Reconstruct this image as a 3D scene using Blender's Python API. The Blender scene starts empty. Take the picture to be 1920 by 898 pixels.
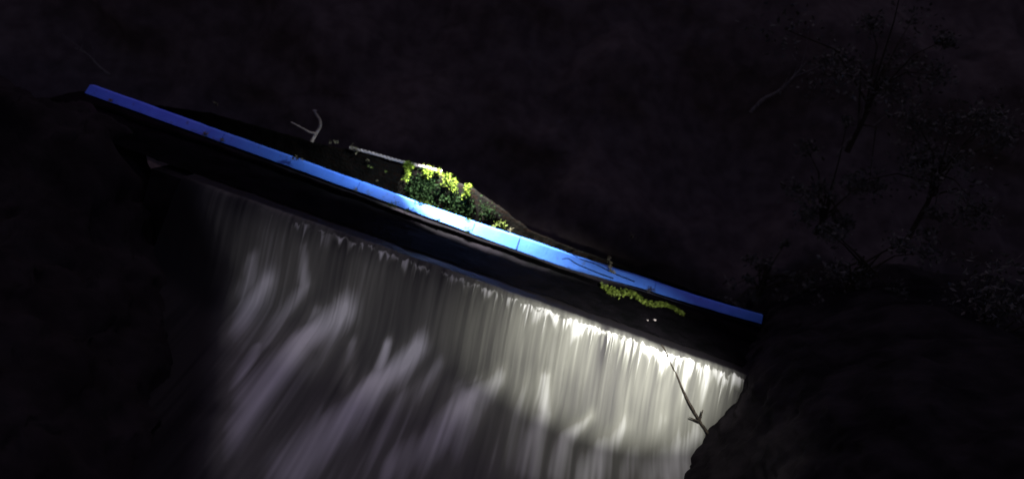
import bpy, math, random
import numpy as np
from mathutils import Vector, Matrix, noise

random.seed(7); rng = np.random.default_rng(7)
R = math.radians
scene = bpy.context.scene
col = scene.collection

# ------------------------------------------------------------------ camera
PITCH, ROLL, FPX = R(11.7), R(19.4), 1500.0
CAM = Vector((0, -11, 3))
fw = Vector((0, math.cos(PITCH), -math.sin(PITCH)))
up0 = Vector((0, math.sin(PITCH), math.cos(PITCH)))
rt0 = Vector((1, 0, 0))
RT = rt0*math.cos(ROLL) + up0*math.sin(ROLL)
UP = -rt0*math.sin(ROLL) + up0*math.cos(ROLL)
cd = bpy.data.cameras.new('camera'); cam = bpy.data.objects.new('camera', cd); col.objects.link(cam)
m = Matrix((RT, UP, -fw)).transposed().to_4x4(); m.translation = CAM
cam.matrix_world = m
cd.sensor_width = 36; cd.lens = FPX/1920*36; cd.clip_start = .05; cd.clip_end = 500
cd.dof.use_dof = True; cd.dof.focus_distance = 10.3; cd.dof.aperture_fstop = .30
scene.camera = cam

# ------------------------------------------------------------------ night sky
w = bpy.data.worlds.new('World'); scene.world = w; w.use_nodes = True
nt = w.node_tree; bg = nt.nodes['Background']
sky = nt.nodes.new('ShaderNodeTexSky'); sky.sky_type = 'NISHITA'; sky.sun_disc = False
sky.sun_elevation = R(63); sky.sun_rotation = R(-27)
mx = nt.nodes.new('ShaderNodeMix'); mx.data_type = 'RGBA'; mx.blend_type = 'MULTIPLY'; mx.inputs[0].default_value = 1
mx.inputs[7].default_value = (1.0, .66, .69, 1)
nt.links.new(sky.outputs[0], mx.inputs[6]); nt.links.new(mx.outputs[2], bg.inputs[0])
bg.inputs[1].default_value = .032

def aim(o, loc, tgt):
    o.location = loc
    o.rotation_euler = (Vector(tgt)-Vector(loc)).to_track_quat('-Z', 'Y').to_euler()
def spot(name, loc, tgt, power, cone, blend, colr, size=.03):
    d = bpy.data.lights.new(name, 'SPOT'); d.energy = power; d.spot_size = R(cone); d.spot_blend = blend
    d.color = colr; d.shadow_soft_size = size
    o = bpy.data.objects.new(name, d); col.objects.link(o); aim(o, loc, tgt); return o
sd = bpy.data.lights.new('violet_fill_sun', 'SUN'); sd.energy = .13; sd.angle = R(12); sd.color = (.86, .76, 1)  # dim violet sun lamp added as fill, no moon known
so = bpy.data.objects.new('violet_fill_sun', sd); col.objects.link(so); aim(so, (-2, 4.0, 9), (0, 0, 0))
# off-frame torches on beam and falls, plus unseen fill spots added beside them
def flood(name, loc, tgt, power, colr, wide, tall, blend=1.0, size=.04):
    """a spot lamp with an oval beam: 'wide' along the river wall, 'tall' across it (half angles in degrees)"""
    o = spot(name, loc, tgt, power, 2*wide, blend, colr, size)
    z = (Vector(loc)-Vector(tgt)).normalized(); x = Vector((1,0,0)); x = (x - z*x.dot(z)).normalized(); y = z.cross(x)
    mm = Matrix((x, y, z)).transposed().to_4x4(); mm.translation = Vector(loc)
    o.matrix_world = mm @ Matrix.Diagonal((1, math.tan(R(tall))/math.tan(R(wide)), 1, 1)); return o
flood('torch_on_beam', (-1.24, 1.62, 1.88), (-.90, 1.93, .6), 2500, (1, .98, .93), 52, 26, .3, .02)
flood('fill_beam_wash', (-2.1, 1.35, 1.75), (-2.4, 1.78, .6), 230, (.78, .88, 1), 71, 31)  # added fill spreading a wide wash along the beam, no source known
flood('fill_far_violet', (-6.2, 1.3, 2.9), (-6.2, 1.62, .5), 28, (1, .20, 1), 60, 14)  # violet fill added to tint the beam's left end, no lamp there
flood('fill_right_violet', (3.4, 1.3, 2.0), (2.7, 1.7, .5), 7, (1, .40, 1), 60, 20)  # another violet fill, added for the beam's right end
flood('torch_on_falls', (2.9, -3.0, 1.2), (2.9-3*math.tan(R(17.5)), 0, 1.2-3*math.tan(R(28.5))), 1600, (1, .985, .92), 34, 23, 1)
flood('fill_lower_falls', (2.9, -4.0, 1.4), (2.65, -.95, -1.4), 105, (1, .985, .88), 38, 25, 1)  # unseen spot added to fill the apron below the falls
flood('fill_left_falls', (-1.2, -4.6, .7), (-1.3, -.2, -.95), 105, (.98, .93, 1), 42, 19, 1)  # added low fill lifting the dim left curtain and drips
scene.view_settings.view_transform = 'Standard'; scene.view_settings.look = 'None'
scene.view_settings.gamma = 1; scene.view_settings.exposure = 0

# ------------------------------------------------------------------ helpers
def ray(px, py): return (fw*FPX + RT*(px-960) - UP*(py-449)).normalized()
def atY(px, py, y):
    d = ray(px, py); return CAM + d*((y-CAM.y)/d.y)
def atZ(px, py, z):
    d = ray(px, py); return CAM + d*((z-CAM.z)/d.z)
def tag(o, label=None, cat=None, group=None, kind=None):
    if label: o['label'] = label
    if cat: o['category'] = cat
    if group: o['group'] = group
    if kind: o['kind'] = kind
    return o
def empty(name, loc):
    o = bpy.data.objects.new(name, None); o.location = loc; o.empty_display_size = .1; col.objects.link(o); return o
class MB:
    def __init__(s): s.v = []; s.f = []
    def add(s, vs, fs):
        n = len(s.v); s.v += [tuple(v) for v in vs]; s.f += [tuple(i+n for i in f) for f in fs]
    def box(s, a, b):
        (x0, y0, z0), (x1, y1, z1) = a, b
        s.add([(x0,y0,z0),(x1,y0,z0),(x1,y1,z0),(x0,y1,z0),(x0,y0,z1),(x1,y0,z1),(x1,y1,z1),(x0,y1,z1)],
              [(0,3,2,1),(4,5,6,7),(0,1,5,4),(1,2,6,5),(2,3,7,6),(3,0,4,7)])
    def tube(s, pts, rad, n=8, wob=0):
        pts = [Vector(p) for p in pts]; N = len(pts); base = len(s.v); vs = []; fs = []
        for i, p in enumerate(pts):
            t = (pts[min(i+1, N-1)]-pts[max(i-1, 0)]).normalized()
            a = t.cross(Vector((.13, .2, 1))); a = a.normalized() if a.length > 1e-4 else Vector((1,0,0)); b = t.cross(a)
            r = rad[i] if hasattr(rad, '__len__') else rad
            for k in range(n):
                q = 2*math.pi*k/n; rr = r*(1+wob*(random.random()-.5))
                vs.append(p + a*math.cos(q)*rr + b*math.sin(q)*rr)
        for i in range(N-1):
            for k in range(n): fs.append((i*n+k, i*n+(k+1)%n, (i+1)*n+(k+1)%n, (i+1)*n+k))
        fs.append(tuple(range(n))[::-1]); fs.append(tuple((N-1)*n+k for k in range(n)))
        s.add(vs, fs)
    def leaf(s, p, size, asp=.55):
        d = Vector((random.gauss(0,1), random.gauss(0,1), random.gauss(0,1))).normalized()
        n = d.cross(Vector((random.gauss(0,1), random.gauss(0,1), random.gauss(0,1)))).normalized()
        p = Vector(p); nn = d.cross(n)
        s.add([p-d*size, p+n*size*asp+nn*size*.12, p+d*size, p-n*size*asp+nn*size*.12, p+d*size*.1-nn*size*.06],
              [(0,1,4),(1,2,4),(2,3,4),(3,0,4)])
    def build(s, name, mat, parent=None, smooth=False, loc=None):
        me = bpy.data.meshes.new(name)
        o = Vector(loc) if loc is not None else (parent.location.copy() if parent else Vector((0,0,0)))
        me.from_pydata([(v[0]-o.x, v[1]-o.y, v[2]-o.z) for v in s.v], [], s.f); me.update()
        if smooth: me.polygons.foreach_set('use_smooth', [True]*len(me.polygons))
        me.materials.append(mat)
        ob = bpy.data.objects.new(name, me); col.objects.link(ob)
        if parent: ob.parent = parent
        elif loc is not None: ob.location = loc
        return ob
def mat(name, c1, c2, scale=8, rough=.85, bump=.3, bscale=None, spec=.25, detail=6, lo=.35, hi=.65, trans=0):
    mt = bpy.data.materials.new(name); mt.use_nodes = True; t = mt.node_tree; b = t.nodes['Principled BSDF']
    tc = t.nodes.new('ShaderNodeTexCoord'); n = t.nodes.new('ShaderNodeTexNoise'); n.inputs['Scale'].default_value = scale; n.inputs['Detail'].default_value = detail
    r = t.nodes.new('ShaderNodeValToRGB'); r.color_ramp.elements[0].color = (*c1, 1); r.color_ramp.elements[1].color = (*c2, 1)
    r.color_ramp.elements[0].position = lo; r.color_ramp.elements[1].position = hi
    t.links.new(tc.outputs['Object'], n.inputs['Vector']); t.links.new(n.outputs[0], r.inputs[0]); t.links.new(r.outputs[0], b.inputs['Base Color'])
    n2 = t.nodes.new('ShaderNodeTexNoise'); n2.inputs['Scale'].default_value = bscale or scale*3; n2.inputs['Detail'].default_value = 8
    bp = t.nodes.new('ShaderNodeBump'); bp.inputs['Strength'].default_value = bump; bp.inputs['Distance'].default_value = .03
    t.links.new(tc.outputs['Object'], n2.inputs['Vector']); t.links.new(n2.outputs[0], bp.inputs['Height']); t.links.new(bp.outputs[0], b.inputs['Normal'])
    b.inputs['Roughness'].default_value = rough; b.inputs['Specular IOR Level'].default_value = spec
    return mt
M = dict(
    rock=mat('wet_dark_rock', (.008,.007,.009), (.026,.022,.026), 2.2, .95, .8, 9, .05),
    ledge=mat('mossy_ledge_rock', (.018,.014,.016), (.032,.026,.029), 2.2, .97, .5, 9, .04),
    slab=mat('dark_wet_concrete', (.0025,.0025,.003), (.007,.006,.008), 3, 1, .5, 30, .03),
    hill=mat('dark_soil', (.080,.062,.066), (.125,.100,.105), 3.2, .95, 1, 6, .1),
    leaf=mat('green_leaf', (.08,.12,.018), (.20,.27,.045), 14, .55, .1, spec=.3),
    moss=mat('bright_moss', (.05,.085,.008), (.12,.17,.02), 20, .9, .3, spec=.1),
    pale=mat('pale_dry_leaf', (.16,.15,.09), (.30,.28,.18), 20, .8, .2),
    dleaf=mat('dark_leaf', (.05,.049,.048), (.12,.116,.11), 3, .7, .1),
    ivy=mat('dark_ivy_leaf', (.004,.010,.003), (.009,.020,.006), 10, .8, .1, spec=.05),
    dim=mat('grey_dead_wood', (.10,.09,.095), (.20,.185,.19), 25, .95, .6, 60, .05),
    bark=mat('bark', (.015,.012,.009), (.05,.04,.03), 25, .9, .8, 60),
    pbark=mat('pale_stripped_bark', (.30,.25,.21), (.52,.45,.39), 25, .8, .6, 60),
    glint_strand=mat('pale_glint_strand', (.34,.30,.29), (.62,.57,.55), 40, .8, .4),
    steel=mat('dark_gap', (.01,.012,.03), (.03,.03,.06), 10, .6, .2),
)
def paint():
    mt = mat('blue_paint', (.062,.20,.78), (.078,.24,.86), 5, .5, .12, 40, .3)
    t = mt.node_tree; b = t.nodes['Principled BSDF']; r = [n for n in t.nodes if n.type == 'VALTORGB'][0]
    tc = [n for n in t.nodes if n.type == 'TEX_COORD'][0]
    mp = t.nodes.new('ShaderNodeMapping'); mp.inputs['Scale'].default_value = (5, 6, 3)
    n = t.nodes.new('ShaderNodeTexNoise'); n.inputs['Scale'].default_value = 2.2; n.inputs['Detail'].default_value = 8
    rr = t.nodes.new('ShaderNodeValToRGB'); rr.color_ramp.elements[0].position = .60; rr.color_ramp.elements[1].position = .80
    mx = t.nodes.new('ShaderNodeMix'); mx.data_type = 'RGBA'; mx.inputs[7].default_value = (.07,.12,.28,1)
    t.links.new(tc.outputs['Object'], mp.inputs[0]); t.links.new(mp.outputs[0], n.inputs['Vector']); t.links.new(n.outputs[0], rr.inputs[0])
    t.links.new(rr.outputs[0], mx.inputs[0]); t.links.new(r.outputs[0], mx.inputs[6]); t.links.new(mx.outputs[2], b.inputs['Base Color'])
    return mt
M['blue'] = paint()
def bricks():
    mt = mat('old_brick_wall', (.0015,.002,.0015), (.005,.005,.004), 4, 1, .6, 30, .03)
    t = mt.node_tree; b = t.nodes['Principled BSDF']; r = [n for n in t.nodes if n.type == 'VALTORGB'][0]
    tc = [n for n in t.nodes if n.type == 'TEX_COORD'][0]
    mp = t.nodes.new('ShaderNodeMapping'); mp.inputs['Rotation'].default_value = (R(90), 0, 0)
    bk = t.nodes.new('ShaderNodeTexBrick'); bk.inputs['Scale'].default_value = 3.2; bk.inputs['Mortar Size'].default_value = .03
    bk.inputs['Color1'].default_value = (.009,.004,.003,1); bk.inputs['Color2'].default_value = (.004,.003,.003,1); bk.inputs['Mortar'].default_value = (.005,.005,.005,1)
    mx = t.nodes.new('ShaderNodeMix'); mx.data_type = 'RGBA'; mx.inputs[0].default_value = .55
    t.links.new(tc.outputs['Object'], mp.inputs[0]); t.links.new(mp.outputs[0], bk.inputs['Vector'])
    t.links.new(bk.outputs[0], mx.inputs[6]); t.links.new(r.outputs[0], mx.inputs[7]); t.links.new(mx.outputs[2], b.inputs['Base Color'])
    return mt
M['brick'] = bricks()

def water_mat():
    mt = bpy.data.materials.new('falling_water'); mt.use_nodes = True; t = mt.node_tree; b = t.nodes['Principled BSDF']
    a = t.nodes.new('ShaderNodeAttribute'); a.attribute_name = 'foam'
    r = t.nodes.new('ShaderNodeValToRGB')
    e = r.color_ramp.elements; e[0].position = 0; e[0].color = (.012,.010,.013,1); e[1].position = 1; e[1].color = (.93,.93,.93,1)
    x = e.new(.22); x.color = (.050,.048,.050,1)
    x = e.new(.5); x.color = (.19,.19,.168,1)
    t.links.new(a.outputs['Fac'], r.inputs[0]); t.links.new(r.outputs[0], b.inputs['Base Color'])
    b.inputs['Roughness'].default_value = .65; b.inputs['Specular IOR Level'].default_value = .12
    return mt
M['water'] = water_mat()

# ------------------------------------------------------------------ the water: one sheet from the pool over the crest onto the apron
def nz1(x, scale, seed):
    g = np.random.default_rng(seed).random(4096); q = x*scale+500.0; i = np.floor(q).astype(int); f = q-i; f = f*f*(3-2*f)
    return g[i % 4096]*(1-f)+g[(i+1) % 4096]*f
def nz2(x, y, sx, sy, seed):
    g = np.random.default_rng(seed).random((512, 512)); qx = x*sx+200.0; qy = y*sy+100.0
    i = np.floor(qx).astype(int); j = np.floor(qy).astype(int); fx = qx-i; fy = qy-j; fx = fx*fx*(3-2*fx); fy = fy*fy*(3-2*fy)
    A = g[i%512, j%512]; B = g[(i+1)%512, j%512]; Cc = g[i%512, (j+1)%512]; D = g[(i+1)%512, (j+1)%512]
    return (A*(1-fx)+B*fx)*(1-fy)+(Cc*(1-fx)+D*fx)*fy
def ss(a, b, x):
    t = np.clip((x-a)/(b-a), 0, 1); return t*t*(3-2*t)
DROP = 1.25
def prof(s):            # s<0 pool, 0..DROP the drop, beyond: distance run on the apron
    s = np.asarray(s, float)
    y = np.where(s < 0, -s, np.where(s < DROP, -.38*np.sqrt(np.clip(s/DROP, 0, 1)), -.38-(s-DROP)))
    z = np.where(s < 0, 0., np.where(s < DROP, -s, -DROP-.20*(s-DROP)-.25*(1-np.exp(-np.clip(s-DROP,0,None)/.8))))
    return y, z
_s = np.linspace(-2, 9, 5501); _y, _z = prof(_s); _k = np.exp(-np.linspace(-3, 3, 961)**2/2); _k /= _k.sum()
_wy = np.convolve(_y, _k, 'same'); _wz = np.convolve(_z, _k, 'same'); _m = np.clip((_s-.25)/.7, 0, 1); _m = _m*_m*(3-2*_m)
_y2 = _y*(1-_m)+_wy*_m; _z2 = _z*(1-_m)+_wz*_m
def prof_soft(s): return np.interp(s, _s, _y2), np.interp(s, _s, _z2)
NX = 1250
XS = np.linspace(-4.7, 3.95, NX)
SS = np.concatenate([np.linspace(-1.0, 0, 14)[:-1], np.linspace(0, .5, 90)[:-1], np.linspace(.5, DROP, 90)[:-1], np.linspace(DROP, DROP+6.5, 220)])
X, S = np.meshgrid(XS, SS)
Y, Z = prof_soft(S)
# uneven foot of the fall
Sf = S + ss(.3, DROP, S)*(.55*(nz1(X, .75, 52)-.5)+.30*(nz1(X, 2.6, 53)-.5))
Z = Z*(1 + .16*(nz1(X, .9, 54)-.5)*ss(.4, 1.2, S))

sh = X - .16*np.clip(S, 0, DROP)
# --- foam density
F = .16 + .16*nz2(sh, S, 2.3, .6, 1) + .10*nz2(sh, S, 9, .9, 2) + .06*nz2(sh, S, 30, 1.5, 3)
curt = ss(-.02, .02, S)*(1-ss(DROP-.6, DROP+1.1, Sf))
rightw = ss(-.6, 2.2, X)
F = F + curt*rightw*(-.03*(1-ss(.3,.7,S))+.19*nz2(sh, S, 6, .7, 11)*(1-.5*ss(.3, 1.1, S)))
# ragged strands at the lip
top = .006+.032*nz1(sh, 14, 5)+.028*nz1(sh, 47, 6)
shs = X - .16*np.clip(S, 0, DROP) - .02*nz1(S, 5, 51)
right = ss(-.3, 2.2, X)
for k_, (fr, fl, mean, pw, thr, amp) in enumerate([(19, 5, .22, 2.2, .52, .75), (31, 8, .13, 1.6, .50, .9), (52, 11, .34, 3.0, .60, .6), (9, 3, .40, 2.0, .55, .45)]):
    ln = .03 + mean*1.6*nz1(shs, fr*.8, 60+k_)**pw*(.75+.55*right)
    pk = ss(thr-.10, thr+.16, .62*nz1(shs, fr, 70+k_)+.38*nz1(shs, fl*.5, 80+k_)+.22*right-.07)
    bd = ss(0, .02, S-top*(1+.4*k_))*(1-ss(.15, 1.0, (S-top)/ln))
    F = F + (1-F)*bd*pk*amp*ss(-3.7, -2.5, X)*(.6+.4*nz2(shs, S, 40, 6, 90+k_))
F = np.maximum(F, curt*.9*(1-ss(.02, .9, S/(.22+.5*nz1(sh, 3.0, 15))))*ss(1.0, 2.3, X)*ss(.35, .8, nz1(sh, 8, 16)*.7+.35*nz1(sh, 25, 17))*ss(0, .03, S-top))
# --- lower streams: centre lines (x, s), half width, strength
STREAMS = [([(-1.91, 1.04), (-2.22, 1.91), (-2.27, 3.05), (-2.31, 4.06)], 0.3, 0.95), ([(-2.24, 1.23), (-2.27, 2.34)], 0.2, 0.4), ([(-0.75, 1.11), (-1.08, 1.99), (-1.29, 2.95), (-1.4, 3.77)], 0.26, 1.0), ([(-1.16, 1.21), (-1.09, 1.72), (-1.12, 2.11)], 0.13, 0.7), ([(-0.39, 1.31), (-0.6, 2.11), (-0.65, 3.52)], 0.2, 0.35), ([(0.46, 1.22), (0.13, 1.74), (-0.04, 2.54), (-0.35, 3.3)], 0.24, 0.9), ([(0.24, 1.28), (-0.06, 1.6), (-0.03, 2.15)], 0.14, 0.4), ([(1.08, 0.96), (1.22, 1.52), (1.17, 2.05), (1.16, 2.64)], 0.16, 0.8), ([(1.85, 1.24), (1.55, 1.88), (1.5, 2.48)], 0.15, 0.75), ([(2.36, 1.19), (2.09, 1.74), (1.99, 2.26)], 0.22, 0.75), ([(3.36, 1.09), (3.15, 1.5), (2.96, 1.83)], 0.3, 0.9), ([(2.83, 0.96), (2.64, 1.53), (2.51, 2.02)], 0.22, 0.4), ([(-2.73, 0.33), (-2.53, 0.86), (-2.62, 1.48), (-2.6, 1.95)], 0.12, 0.55), ([(-3.36, 0.71), (-3.31, 0.98), (-3.45, 1.59)], 0.13, 0.5), ([(-3.06, 0.94), (-3.15, 1.38), (-3.14, 1.97), (-3.01, 2.52)], 0.2, 0.6), ([(-4.33, 0.2), (-4.2, 0.43), (-3.84, 0.77)], 0.16, 0.3), ([(-2.68, 2.1), (-2.56, 3.06), (-2.54, 3.56)], 0.15, 0.4), ([(-1.6, 1.44), (-1.28, 2.47), (-1.14, 3.76)], 0.18, 0.3), ([(-1.92, 0.8), (-1.89, 1.11)], 0.15, 0.35)]
low = S > .35
A = ss(DROP-.5, DROP+.7, Sf)
F = F + .05*(1-ss(-2.4,-.6,X))*curt*ss(.05,.4,S)
F = F*(1-(.10+.15*ss(0,2,X))*A) + .10*(1-rightw)*curt*ss(.0,.3,S)*nz2(sh, S, 2.2, 1.1, 61)  # foam thinned at the foot to even out the spot's brightness
fade = np.zeros_like(F)
for pts, wd, st in STREAMS:
    pts = np.array(pts); best = np.full(F.shape, 1e9); along = np.zeros_like(F)
    for i in range(len(pts)-1):
        a = pts[i]; bb = pts[i+1]; d = bb-a; L2 = (d**2).sum()
        u = np.clip(((X-a[0])*d[0]+(S-a[1])*d[1])/L2, 0, 1)
        wl = wd*(.55+.75*(i+u)/(len(pts)-1))
        dd = np.sqrt((X-(a[0]+u*d[0]))**2+((S-(a[1]+u*d[1]))*.6)**2)/wl
        upd = dd < best; best = np.where(upd, dd, best); along = np.where(upd, (i+u)/(len(pts)-1), along)
    best = best*(.8+.45*nz2(X, S, 7, .5, 21))
    fade = np.maximum(fade, st*np.exp(-best**2*1.1)*(1-.45*along))
F = F + fade*(.35+.65*ss(1.1, 2.2, S + 1.2*(1-ss(-1.5,.3,X))))*(.75+.35*nz2(X, S, 16, .8, 22))*.75 + A*(.30*nz2(X+.10*S, S, 2.4, .45, 23)**1.5*nz2(X+.06*S, S, 7, .7, 24)+.10*nz2(X-.05*S, S, 15, .8, 25)-.05)
F = F + A*ss(1.2, 3.2, X)*.10 + A*.13*np.exp(-((X-1.3)/1.1)**2)*(.5+.8*nz2(X, S, 5, .6, 98))  # foam raised here to brighten where the spots reach weakly
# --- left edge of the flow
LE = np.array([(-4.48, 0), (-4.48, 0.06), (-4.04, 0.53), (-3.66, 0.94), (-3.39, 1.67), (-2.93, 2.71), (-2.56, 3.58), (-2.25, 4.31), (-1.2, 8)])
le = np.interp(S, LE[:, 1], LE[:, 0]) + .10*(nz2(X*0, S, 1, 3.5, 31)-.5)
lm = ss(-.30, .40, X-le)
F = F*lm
F = np.where(S < .0, .03+.10*ss(-.10, 0, S)*rightw, F)
F = F*(1 + .22*(curt*(nz2(shs, S, 42, 1.0, 95)-.5) + A*(nz2(X, S, 22, .8, 96)-.5)) + .35*(1-ss(.3,1.0,S))*curt*(nz2(shs, S, 24, .8, 97)-.5))
F = np.clip(F, 0, 1)
# --- relief
relief = curt*(.018*(nz2(sh, S, 16, .8, 41)-.5)+.05*(nz2(sh, S, 3, .6, 42)-.5)+.02*F)
Y = Y - relief - curt*.02*np.sin(X*1.3)
Z = Z + ss(DROP, DROP+.9, S)*(.08*fade+.05*nz2(X, S, 4, .5, 43)+.02*nz2(X, S, 14, 1.2, 44)) + (1-ss(-.05, .3, S))*(.012*(nz1(X, 5, 45)-.5)+.006*(nz1(X, 18, 46)-.5))
nr, ncx = X.shape
verts = np.stack([X, Y, Z], -1).reshape(-1, 3)
ii = np.arange(nr*ncx).reshape(nr, ncx)
faces = np.stack([ii[:-1, :-1], ii[1:, :-1], ii[1:, 1:], ii[:-1, 1:]], -1).reshape(-1, 4)
def np_mesh(name, verts, faces, mt, smooth=True):
    me = bpy.data.meshes.new(name); me.vertices.add(len(verts)); me.vertices.foreach_set('co', verts.astype(np.float32).ravel())
    me.loops.add(faces.size); me.loops.foreach_set('vertex_index', faces.astype(np.int32).ravel())
    me.polygons.add(len(faces)); me.polygons.foreach_set('loop_start', np.arange(0, faces.size, 4, dtype=np.int32))
    me.update(calc_edges=True); me.validate()
    me.polygons.foreach_set('use_smooth', [smooth]*len(me.polygons))
    me.materials.append(mt); o = bpy.data.objects.new(name, me); col.objects.link(o); return o
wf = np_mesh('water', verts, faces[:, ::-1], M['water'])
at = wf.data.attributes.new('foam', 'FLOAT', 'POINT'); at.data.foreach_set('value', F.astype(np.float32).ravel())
tag(wf, kind='structure')

# ------------------------------------------------------------------ ground and banks
def grid(fn, us, vs, name, mt):
    P = np.array([[fn(u, v) for u in us] for v in vs]); n, c, _ = P.shape
    i = np.arange(n*c).reshape(n, c); f = np.stack([i[:-1, :-1], i[:-1, 1:], i[1:, 1:], i[1:, :-1]], -1).reshape(-1, 4)
    return np_mesh(name, P.reshape(-1, 3), f, mt)
def N(x, y, z, s, o=5): return noise.fractal(Vector((x*s, y*s, z*s)), .9, 2.1, o)
ground = grid(lambda x, y: (x, y, -2.6+.25*N(x, y, 0, .5)), np.linspace(-120, 120, 90), np.linspace(-60, 120, 70), 'ground', M['hill'])
tag(ground, kind='structure')
# hillside behind: rises steeply beyond the wall
def hill(u, v):
    z = -1 + v*17; y = 4.2 + v*8 + 1.1*N(u, v*17, 3, .35); return (u, y, z + .5*N(u, v*9, 9, .5))
tag(grid(hill, np.linspace(-45, 45, 260), np.linspace(0, 1, 90), 'hillside', M['hill']), kind='structure')
# right bank face
RB = [(-2.8, 2.5), (-1.75, 2.66), (-1.15, 2.90), (-.6, 3.12), (-.31, 3.22), (.0, 3.30), (.17, 3.36), (.6, 3.55), (1.2, 4.3), (1.8, 5.6), (2.2, 8), (2.6, 30)]
RT_ = [0, 1.0, 1.6, 2.1, 2.5, 2.9, 3.2, 3.7, 4.6, 6.0, 8.5, 30]
def rbank(t, y):
    z = np.interp(t, RT_, [a for a, b in RB]); x = np.interp(t, RT_, [b for a, b in RB])
    x += .22*max(0, y+.3) if y > -.3 else 0
    x += .45 + .35*N(x*.3, y, z, 1.1)*.35 + .055*N(x, y, z, 4.0)
    nearpull = max(0, -y-3.0); x += nearpull*.25
    z += .22*N(x, y, 5, .8) if t > 4 else 0
    return (x, y, z)
tt = np.concatenate([np.linspace(0, 5, 130)[:-1], np.linspace(5, 30, 90)])
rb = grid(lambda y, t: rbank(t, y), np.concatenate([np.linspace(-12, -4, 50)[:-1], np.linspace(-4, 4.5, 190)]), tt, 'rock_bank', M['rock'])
tag(rb, kind='structure')
# left bank: low rocks stepping down beside the flow
LBe = [(-12, -1.2), (-5, -1.85), (-3.3, -2.45), (-1.6, -3.15), (-.5, -3.8), (.2, -4.5), (1.2, -5.0), (2.5, -5.4)]
def lbank(y, t):
    e = np.interp(y, [a for a, b in LBe], [b for a, b in LBe])
    foot = float(prof(max(0.0, DROP-.38-y))[1]) if y < -.38 else (-DROP if y < -.3 else -DROP)
    g = float(ss(-.7, .4, y))
    x = e - .25 - t; h = foot - .35 + (1-math.exp(-t/.9))*(.95+1.25*g) + .05*t
    h = min(h, .15) if y > -1 else h
    return (x + .22*N(x, y, h, 1.5), y, h + .22*N(x, y, 2, 1.2) + .05*N(x, y, 2, 5))
tag(grid(lambda y, t: lbank(y, t), np.linspace(-12, 1.3, 200), np.concatenate([np.linspace(-.2, 4, 90)[:-1], np.linspace(4, 40, 50)]), 'rock_ledge', M['ledge']), kind='structure')

# ------------------------------------------------------------------ weir: dark sloping concrete under the beam, wall behind
t = empty('weir', (-.5, 1.0, 0))
def sillf(x, v):
    y = .34 + v*1.9; return (x, y + .02*N(x, y, 0, 4), .015 + .24*min(1, v*1.1) + .022*N(x, y, 1, 2.5) + .008*N(x, y, 1, 12))
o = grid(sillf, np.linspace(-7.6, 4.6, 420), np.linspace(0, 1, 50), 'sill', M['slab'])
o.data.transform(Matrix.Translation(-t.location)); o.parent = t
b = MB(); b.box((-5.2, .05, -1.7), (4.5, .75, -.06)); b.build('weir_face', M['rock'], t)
tag(t, 'dark wet concrete weir sill between the blue beam and the falling water', 'weir')

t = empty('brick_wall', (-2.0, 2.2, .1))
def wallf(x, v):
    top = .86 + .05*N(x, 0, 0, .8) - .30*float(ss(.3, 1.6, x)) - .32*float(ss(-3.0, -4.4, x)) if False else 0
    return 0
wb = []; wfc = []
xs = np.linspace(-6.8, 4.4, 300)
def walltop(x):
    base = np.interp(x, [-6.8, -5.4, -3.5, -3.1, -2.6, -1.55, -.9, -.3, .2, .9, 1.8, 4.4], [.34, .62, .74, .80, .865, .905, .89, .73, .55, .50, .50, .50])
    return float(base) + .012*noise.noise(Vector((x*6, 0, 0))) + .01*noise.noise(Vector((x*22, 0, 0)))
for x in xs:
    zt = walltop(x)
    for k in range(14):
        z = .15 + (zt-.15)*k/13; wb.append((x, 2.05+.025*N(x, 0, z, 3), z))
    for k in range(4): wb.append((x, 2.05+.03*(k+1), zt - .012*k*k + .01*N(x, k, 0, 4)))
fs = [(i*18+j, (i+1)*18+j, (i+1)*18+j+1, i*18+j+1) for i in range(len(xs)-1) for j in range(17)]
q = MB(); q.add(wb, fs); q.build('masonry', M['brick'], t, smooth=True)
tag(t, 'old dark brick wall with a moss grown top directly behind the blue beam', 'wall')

# ------------------------------------------------------------------ the blue beam
L = atY(163, 168, 1.5); Rr = atY(1432, 600, 1.5)
beam = empty('blue_beam', (L.x, 1.5, L.z))
zc0, zc1 = L.z, Rr.z
ZC = [atY(a, bb, 1.5) for a, bb in ((163,167),(400,252),(580,317),(887,428),(1080,495),(1200,530),(1300,563),(1440,603),(1520,627))]
def zc(x): return float(np.interp(x, [p.x for p in ZC], [p.z for p in ZC]))
def beam_piece(x0, x1, name):
    b = MB(); n = max(2, int((x1-x0)/.05))
    sec = [(-.04, -.072), (.05, .072), (.065, .078), (.15, .078), (.15, -.08), (-.025, -.08)]
    vs = []; 
    for i in range(n+1):
        x = x0+(x1-x0)*i/n; g = .92 + .40*math.exp(-((x-.6)/1.3)**2) - .16*min(1, max(0, (x-1.8)/1.5))
        dz = .007*noise.noise(Vector((x*1.5, 3, 0)))
        for (dy, h) in sec: vs.append((x, 1.5+dy+.004*noise.noise(Vector((x*3, h*9, 0))), zc(x)+h*g+dz+.005*noise.noise(Vector((x*7, h*40, 1)))))
    fs = [(i*6+k, i*6+(k+1)%6, (i+1)*6+(k+1)%6, (i+1)*6+k) for i in range(n) for k in range(6)]
    fs += [tuple(range(6))[::-1], tuple(n*6+k for k in range(6))]
    b.add(vs, fs); return b.build(name, M['blue'], beam)
xa = atY(887, 428, 1.5).x; xb = atY(972, 455, 1.5).x
for x0, x1 in ((L.x, -4.9), (-4.893, -2.6), (-2.593, xa-.004), (xa+.004, xb-.004), (xb+.004, 2.4), (2.407, Rr.x-.02)):
    beam_piece(x0, x1, 'beam_section')
b = MB()
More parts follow.
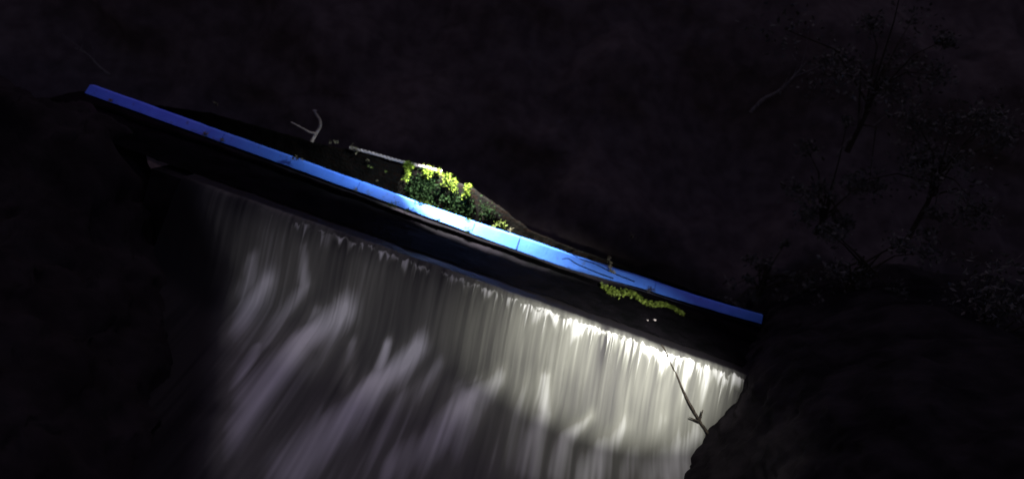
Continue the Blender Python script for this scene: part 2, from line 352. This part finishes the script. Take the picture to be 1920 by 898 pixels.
for xj in (xa, xb): b.add([(xj-.006,1.455,zc(xj)-.086),(xj+.006,1.455,zc(xj)-.086),(xj+.006,1.552,zc(xj)+.095),(xj-.006,1.552,zc(xj)+.095),(xj-.006,1.62,zc(xj)-.09),(xj+.006,1.62,zc(xj)-.09)],[(0,1,2,3),(0,3,4),(1,5,2),(4,5,1,0),(3,2,5,4)])
b.build('joint_strip', M['steel'], beam)
b = MB(); b.box((L.x, 1.53, zc(L.x)-.16), (Rr.x, 1.63, zc(L.x)-.11)) if False else None
for i in range(24):
    x0 = L.x+(Rr.x-L.x)*i/24; x1 = L.x+(Rr.x-L.x)*(i+1)/24
    b.add([(x0,1.512,zc(x0)-.118),(x1,1.512,zc(x1)-.118),(x1,1.62,zc(x1)-.118),(x0,1.62,zc(x0)-.118),(x0,1.512,zc(x0)-.112+.004),(x1,1.512,zc(x1)-.112+.004),(x1,1.62,zc(x1)-.112+.004),(x0,1.62,zc(x0)-.112+.004)],
          [(0,3,2,1),(4,5,6,7),(0,1,5,4),(2,3,7,6)])
b.build('lower_lip', M['steel'], beam)
tag(beam, 'long blue painted beam spanning above the weir, glaring white at its middle', 'beam')

# ------------------------------------------------------------------ plants and moss
def clump(name, label, cat, group, px, py, y, wpx, hpx, n, lsize, mt, depth=.05, rot=0, stem=None):
    c = atY(px, py, y); t = empty(name, (c.x, y, c.z-hpx*.0085*.5)); b = MB(); sx, sz = wpx*.0085/2, hpx*.0085/2
    core = [c + Vector((random.uniform(-.7, .7)*sx, random.uniform(-.5, .5)*depth, random.uniform(-.7, .7)*sz)) for _ in range(max(3, n//14))]
    for i in range(n):
        k = random.choice(core); r = min(sx, sz)*.38+.004
        p = k + Vector((random.gauss(0, r), random.gauss(0, depth*.35), random.gauss(0, r)))
        if rot: 
            d = p-c; p = c + Vector((d.x*math.cos(rot)-d.z*math.sin(rot), d.y, d.x*math.sin(rot)+d.z*math.cos(rot)))
        b.leaf(p, lsize*random.uniform(.6, 1.3), .65)
    o = b.build('foliage', mt, t)
    s = MB()
    for kk in core[:4]: s.tube([c + Vector((0, depth*.4, -sz*.9)), (c+kk)/2 + Vector((0, depth*.3, 0)), kk], [.006, .004, .003], 5)
    s.build('stem', M['bark'], t)
    return tag(t, label, cat, group)
GW = 'moss and ivy clumps on the brick wall'
clump('moss_clump', 'brightest moss clump hanging in a hook shape from the wall top above the beam', 'moss', GW, 767, 310, 1.97, 26, 10, 300, .015, M['moss'])
clump('moss_clump', 'narrow bright moss tail hanging below the hooked clump on the wall', 'moss', GW, 764, 327, 1.96, 10, 34, 300, .014, M['moss'])
clump('moss_clump', 'bushy green clump on the wall top right of the hooked moss', 'moss', GW, 803, 322, 1.96, 22, 18, 260, .015, M['moss'])
clump('moss_clump', 'small green clump trailing at the wall top end of the pale glint line', 'moss', GW, 822, 322, 1.98, 16, 9, 140, .014, M['moss'])
clump('moss_clump', 'rounded green clump left of two stepping down the wall middle', 'moss', GW, 838, 338, 1.96, 15, 22, 230, .015, M['moss'])
clump('moss_clump', 'green trailing clump right of two stepping down the wall middle', 'moss', GW, 852, 348, 1.96, 14, 28, 200, .014, M['moss'])
clump('moss_clump', 'tall green clump farthest right along the lit wall top', 'moss', GW, 876, 358, 1.96, 13, 34, 280, .015, M['moss'])
clump('ivy_patch', 'broad dim green ivy patch on the wall right above the white glare', 'ivy', GW, 796, 352, 2.0, 54, 52, 900, .022, M['ivy'], .03)
clump('ivy_patch', 'dark green ivy patch on the wall between the two stepping clumps and the beam', 'ivy', GW, 858, 385, 2.0, 58, 46, 900, .020, M['ivy'], .03)
clump('ivy_patch', 'sparse dim leaves on the wall right of the tall green clump', 'ivy', GW, 910, 400, 2.0, 46, 30, 260, .016, M['ivy'], .03)
clump('moss_clump', 'yellow green leafy clump over the beam just right of the joint lines', 'moss', GW, 942, 415, 1.98, 18, 22, 70, .011, M['leaf'])
clump('moss_clump', 'low green clump behind the beam near its first joint', 'moss', GW, 925, 420, 1.95, 20, 10, 50, .010, M['leaf'])
clump('moss_clump', 'pale dull clump at the right end of the leaves behind the beam', 'moss', GW, 962, 432, 1.95, 16, 12, 50, .010, M['pale'])
GB = 'moss tufts on the edges of the blue beam'
beamtufts = [
 (790, 381, 44, 8, 130, 'moss', 'long moss fringe on the top edge of the beam at the white glare'),
 (880, 412, 24, 6, 50, 'moss', 'thin moss fringe on the top edge of the beam before the first joint'),
 (737, 384, 24, 9, 90, 'leaf', 'leafy tuft on the lower beam edge just left of the white glare'),
 (764, 396, 12, 8, 50, 'moss', 'small moss tuft under the left end of the white glare'),
 (822, 413, 10, 5, 26, 'moss', 'tiny tuft on the lower beam edge under the middle of the white glare'),
 (877, 434, 10, 6, 30, 'moss', 'dark tiny tuft hanging from the lower beam edge below the first joint'),
 (667, 355, 14, 5, 30, 'pale', 'pale tuft on the lower beam edge left of the leafy tuft'),
 (560, 297, 34, 6, 60, 'pale', 'dull pale tuft lying on the upper beam edge below the hooked branch'),
 (384, 250, 15, 9, 46, 'pale', 'left one of two pale tufts on the dim left half of the beam'),
 (414, 263, 18, 6, 40, 'pale', 'right one of two pale tufts on the dim left half of the beam'),
 (208, 188, 18, 5, 40, 'pale', 'pale tuft near the far left tip of the beam'),
 (1218, 543, 26, 8, 60, 'dleaf', 'dull tuft lying across the shaded right part of the beam')]
for px, py, wx, hx, n, mt, lab in beamtufts:
    clump('moss_tuft', lab, 'moss', GB, px, py, 1.46, wx, hx, n*2, .011, M[mt], .05, rot=.35)
# pale leaves on the wall top left of the glint line
GL = 'pale leaf sprigs on the wall top'
for px, py, wx, hx, n, mt, lab in [
 (617, 268, 12, 6, 22, 'pale', 'leftmost pale sprig on the wall top beside the hooked branch'),
 (632, 266, 16, 6, 34, 'pale', 'pale sprig on the wall top second from the hooked branch'),
 (662, 279, 22, 10, 80, 'pale', 'largest whitish sprig at the left end of the pale glint line'),
 (667, 289, 12, 4, 18, 'pale', 'small whitish sprig just below the end of the glint line'),
 (690, 300, 9, 4, 12, 'pale', 'upper of two small sprigs on the red bricks'),
 (694, 313, 10, 5, 14, 'leaf', 'lower greenish of two small sprigs on the red bricks'),
 (722, 322, 7, 5, 9, 'leaf', 'small round green sprig between the red bricks and the hooked moss'),
 (708, 339, 7, 6, 9, 'pale', 'small round dull sprig low on the wall just above the beam'),
 (405, 196, 12, 8, 24, 'pale', 'lone dim yellowish sprig on the wall far left of the hooked branch'),
 (1185, 441, 14, 14, 40, 'pale', 'lone dim olive leaf cluster above the shaded right part of the beam')]:
    clump('leaf_sprig', lab, 'plant', GL, px, py, 2.0, wx, hx, n, .010, M[mt], .04)
# upright pale sprig on the beam
c = atY(1146, 508, 1.45); t = empty('upright_sprig', c); b = MB(); s = MB()
tp = atY(1142, 482, 1.45); s.tube([c, (c+tp)/2+Vector((.01,0,0)), tp], [.008,.006,.004], 6); s.build('stem', M['pale'], t)
for i in range(70):
    f = random.random(); p = c.lerp(tp, f); b.leaf(p + Vector((random.gauss(0,.018),random.gauss(0,.02),random.gauss(0,.012))), .016, .6)
for i in range(24): b.leaf(c + Vector((random.gauss(.03,.03),random.gauss(0,.02),random.gauss(0,.01))), .014, .7)
b.build('foliage', M['pale'], t)
tag(t, 'upright pale sprig standing alone on the right part of the blue beam', 'plant')
# creeping plant: leaf row on the sill
def sill_z(x, y): return sillf(x, (y-.34)/1.9)[2]
t0 = atZ(1128, 541, .2); t = empty('creeping_plant', t0); b = MB(); s = MB(); line = []
for i in range(41):
    f = i/40; px = 1128+152*f; py = 544+50*f + 2.5*math.sin(f*14); p = atZ(px, py, .14); p.z = sill_z(p.x, p.y)+.02; line.append(p)
s.tube(line, .005, 5); s.build('stem', M['bark'], t)
for i in range(620):
    f = random.random(); wd = .9 if f < .62 else .55
    if .62 < f < .67 and random.random() < .7: continue
    p = line[int(f*40)]; q = p + Vector((random.uniform(-.04,.04), random.gauss(0,.058)*wd*(1.5 if .1<f<.25 else 1), 0)); q.z = sill_z(q.x, q.y)+random.uniform(.015,.055)
    b.leaf(q, random.uniform(.018,.032), .8)
b.build('foliage', M['leaf'], t)
tag(t, 'bright green creeping plant in a long row on the dark weir sill', 'plant')
for (px, py, r, lab) in ((1226, 604, .016, 'small pale pebble glinting on the dark sill, the larger of two'), (1214, 602, .009, 'tiny pale pebble on the sill just left of the larger one')):
    p = atZ(px, py, .07); p.z = sill_z(p.x, p.y); vs = []; b = MB()
    for i in range(1, 6):
        for k_ in range(9):
            a = math.pi*i/6; q_ = 2*math.pi*k_/9; rr = r*(1+.25*random.random()); vs.append(p+Vector((rr*1.5*math.sin(a)*math.cos(q_), rr*math.sin(a)*math.sin(q_), rr*.8+rr*.8*math.cos(a))))
    fs = [(i*9+k_, i*9+(k_+1)%9, (i+1)*9+(k_+1)%9, (i+1)*9+k_) for i in range(4) for k_ in range(9)]+[tuple(range(9))[::-1], tuple(36+k_ for k_ in range(9))]
    b.add(vs, fs); tag(b.build('pebble', M['glint_strand'], None, True, loc=p), lab, 'pebble', 'pebbles on the sill')
# glints along the wall top, modelled as pale twisted strands
p0 = atY(655, 277, 2.03); p1 = atY(828, 322, 2.03); b = MB(); npt = 260
for st in range(2):
    pts = []
    for i in range(npt):
        f = i/(npt-1); p = p0.lerp(p1, f); a = f*2*math.pi*24 + st*2*math.pi/3
        pts.append(p + Vector((0, math.cos(a)*.015, math.sin(a)*.017 + .006*math.sin(f*9))))
    b.tube(pts, .0085, 6)
tag(b.build('glint_strand', M['glint_strand'], None, True, loc=p0), 'pale twisted strands standing in for glints along the top edge of the brick wall', 'glint_strand')
# hooked branch
def Pp(l, y): return [atY(a, bb, y) for a, bb in l]
def curve(pts, n=6):
    out = []; P = [Vector(p) for p in pts]
    for i in range(len(P)-1):
        a = P[max(i-1,0)]; b_ = P[i]; c_ = P[i+1]; d = P[min(i+2,len(P)-1)]
        for k in range(n):
            t_ = k/n; out.append(.5*((2*b_)+(c_-a)*t_+(2*a-5*b_+4*c_-d)*t_*t_+(3*b_-a-3*c_+d)*t_**3))
    return out+[P[-1]]
t = empty('hooked_branch', atY(582, 270, 2.1))
l = curve(Pp([(580,275),(586,262),(593,250),(600,238),(600,226),(594,216),(590,209)], 2.1)); b = MB(); b.tube(l, np.linspace(.032,.018,len(l)), 8, .25); b.build('main_stem', M['pbark'], t, True)
l = curve(Pp([(592,251),(580,248),(566,240),(545,229)], 2.08)); b = MB(); b.tube(l, np.linspace(.024,.009,len(l)), 7, .25); b.build('side_branch', M['pbark'], t, True)
e = atY(590, 208, 2.09); b = MB(); b.tube([e+Vector((-.03,0,-.006)), e+Vector((0,0,.004)), e+Vector((.03,0,.012))], [.012,.018,.012], 8); b.build('broken_tip', M['glint_strand'], t)
tag(t, 'pale driftwood branch hooked upward on the wall top above the beam', 'branch')
# shadow lines on the beam, built as dark strands
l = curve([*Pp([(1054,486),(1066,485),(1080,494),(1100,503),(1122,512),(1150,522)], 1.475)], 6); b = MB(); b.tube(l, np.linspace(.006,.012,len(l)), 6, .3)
tag(b.build('twig_or_shadow', M['slab'], None, True, loc=l[0]), 'thin dark crooked strand drawing a shadow line across the blue right part of the beam', 'twig_or_shadow')
l = curve([*Pp([(1068,474),(1090,486),(1118,496),(1150,512),(1190,528)], 1.46)], 6); b = MB(); b.tube(l, np.linspace(.004,.010,len(l)), 6, .3)  # this strand also draws shade along the beam's upper edge
tag(b.build('twig_or_shadow', M['slab'], None, True, loc=l[0]), 'straighter dark strand drawing a shadow line along the upper edge of the right part of the beam', 'twig_or_shadow')
# leaning branch in front of the falls
t = empty('fallen_branch', atY(1332, 818, -.5))
pts = [(1240,646,-.03),(1247,656,-.09),(1258,682,-.16),(1270,706,-.20),(1284,738,-.26),(1300,768,-.31),(1316,795,-.35),(1332,818,-.41),(1345,836,-.47)]
l = curve([atY(a, b_, y) for a, b_, y in pts], 5); b = MB(); b.tube(l, np.linspace(.009,.020,len(l)), 8, .35); b.build('main_stem', M['bark'], t, True)
for pts in ([(1312,790),(1302,786),(1292,782)], [(1312,788),(1315,778),(1318,768)], [(1352,858),(1326,838),(1306,822),(1291,809)], [(1306,823),(1301,815),(1298,810)]):
    l = curve([atY(a, b_, -.36) for a, b_ in pts], 4); b = MB(); b.tube(l, np.linspace(.018,.006,len(l)), 6, .3); b.build('twig_or_shadow', M['bark'], t, True)
tag(t, 'thin dark branch leaning across the bright falling water from crest to bank', 'branch')

# ------------------------------------------------------------------ shrubs and bare trunks in the dark
def shrub(px, py, y, r, n, label, h=None, lean=0):
    c = atY(px, py, y); base = Vector((c.x-lean, y, c.z-r*1.8)); t = empty('shrub', base); b = MB(); s = MB()
    s.tube([base, base.lerp(c, .5)+Vector((.05,0,0)), c], [.05,.035,.015], 7, .2)
    for k in range(15):
        a = Vector((random.gauss(0,.8), random.gauss(0,.6), random.gauss(-.1,.75)))*r
        q = c + Vector((a.x*1.25, a.y, a.z)); s.tube([base.lerp(c, random.uniform(.3,.95)), (q+c)/2+Vector((0,0,-.05*r)), q], [.02,.012,.005], 5)
        g_ = r*random.uniform(.10,.34)
        for i in range(int(n*random.uniform(.03,.16))):
            b.leaf(q + Vector((random.gauss(0,g_),random.gauss(0,g_),random.gauss(0,g_*.8))), random.uniform(.03,.065), .5)
    b.build('crown', M['dleaf'], t); s.build('trunk', M['bark'], t); tag(t, label, 'shrub', 'shrubs on the dark right bank')
shrub(1560, 365, 3.2, .42, 700, 'dim shrub on the right bank below the two slanting trunks')
shrub(1660, 120, 3.6, .9, 1500, 'large dim shrub in the upper right darkness')
shrub(1770, 300, 2.4, .8, 1400, 'broad dim shrub at the right edge halfway up')
shrub(1440, 505, 3.0, .35, 500, 'low dim shrub above the right end of the beam')
shrub(1850, 600, .2, .7, 1200, 'dark shrub on the lower right bank')
shrub(1620, 480, 1.6, .5, 800, 'dim shrub on the bank top between beam end and right edge')
def trunk(pts, y, r0, r1, label):
    l = curve([atY(a, b_, y) for a, b_ in pts], 6); t = empty('bare_trunk', l[0]); b = MB(); b.tube(l, np.linspace(r0, r1, len(l)), 9, .15); b.build('trunk', M['dim'], t, True)
    for k in range(4):
        p = l[int(len(l)*(.45+.12*k))]; d = (l[-1]-l[0]).normalized(); q = p+d*.4+Vector((random.uniform(-.4,.4),0,random.uniform(0,.3)))
        b = MB(); b.tube([p,(p+q)/2+Vector((.03,0,0)),q],[r1*.7,r1*.5,r1*.2],5); b.build('limb', M['dim'], t)
    tag(t, label, 'trunk', 'bare slanting trunks on the hillside')
trunk([(1406,212),(1432,186),(1462,170),(1492,140),(1512,116)], 3.6, .038, .014, 'slanting bare trunk, upper left of two in the right darkness')
trunk([(1570,294),(1586,268),(1604,254),(1616,232)], 3.6, .034, .012, 'slanting bare trunk above the small dim shrub')
trunk([(206,142),(184,124),(166,104),(140,90)], 3.4, .026, .010, 'faint bare trunk leaning in the upper left beyond the beam end')
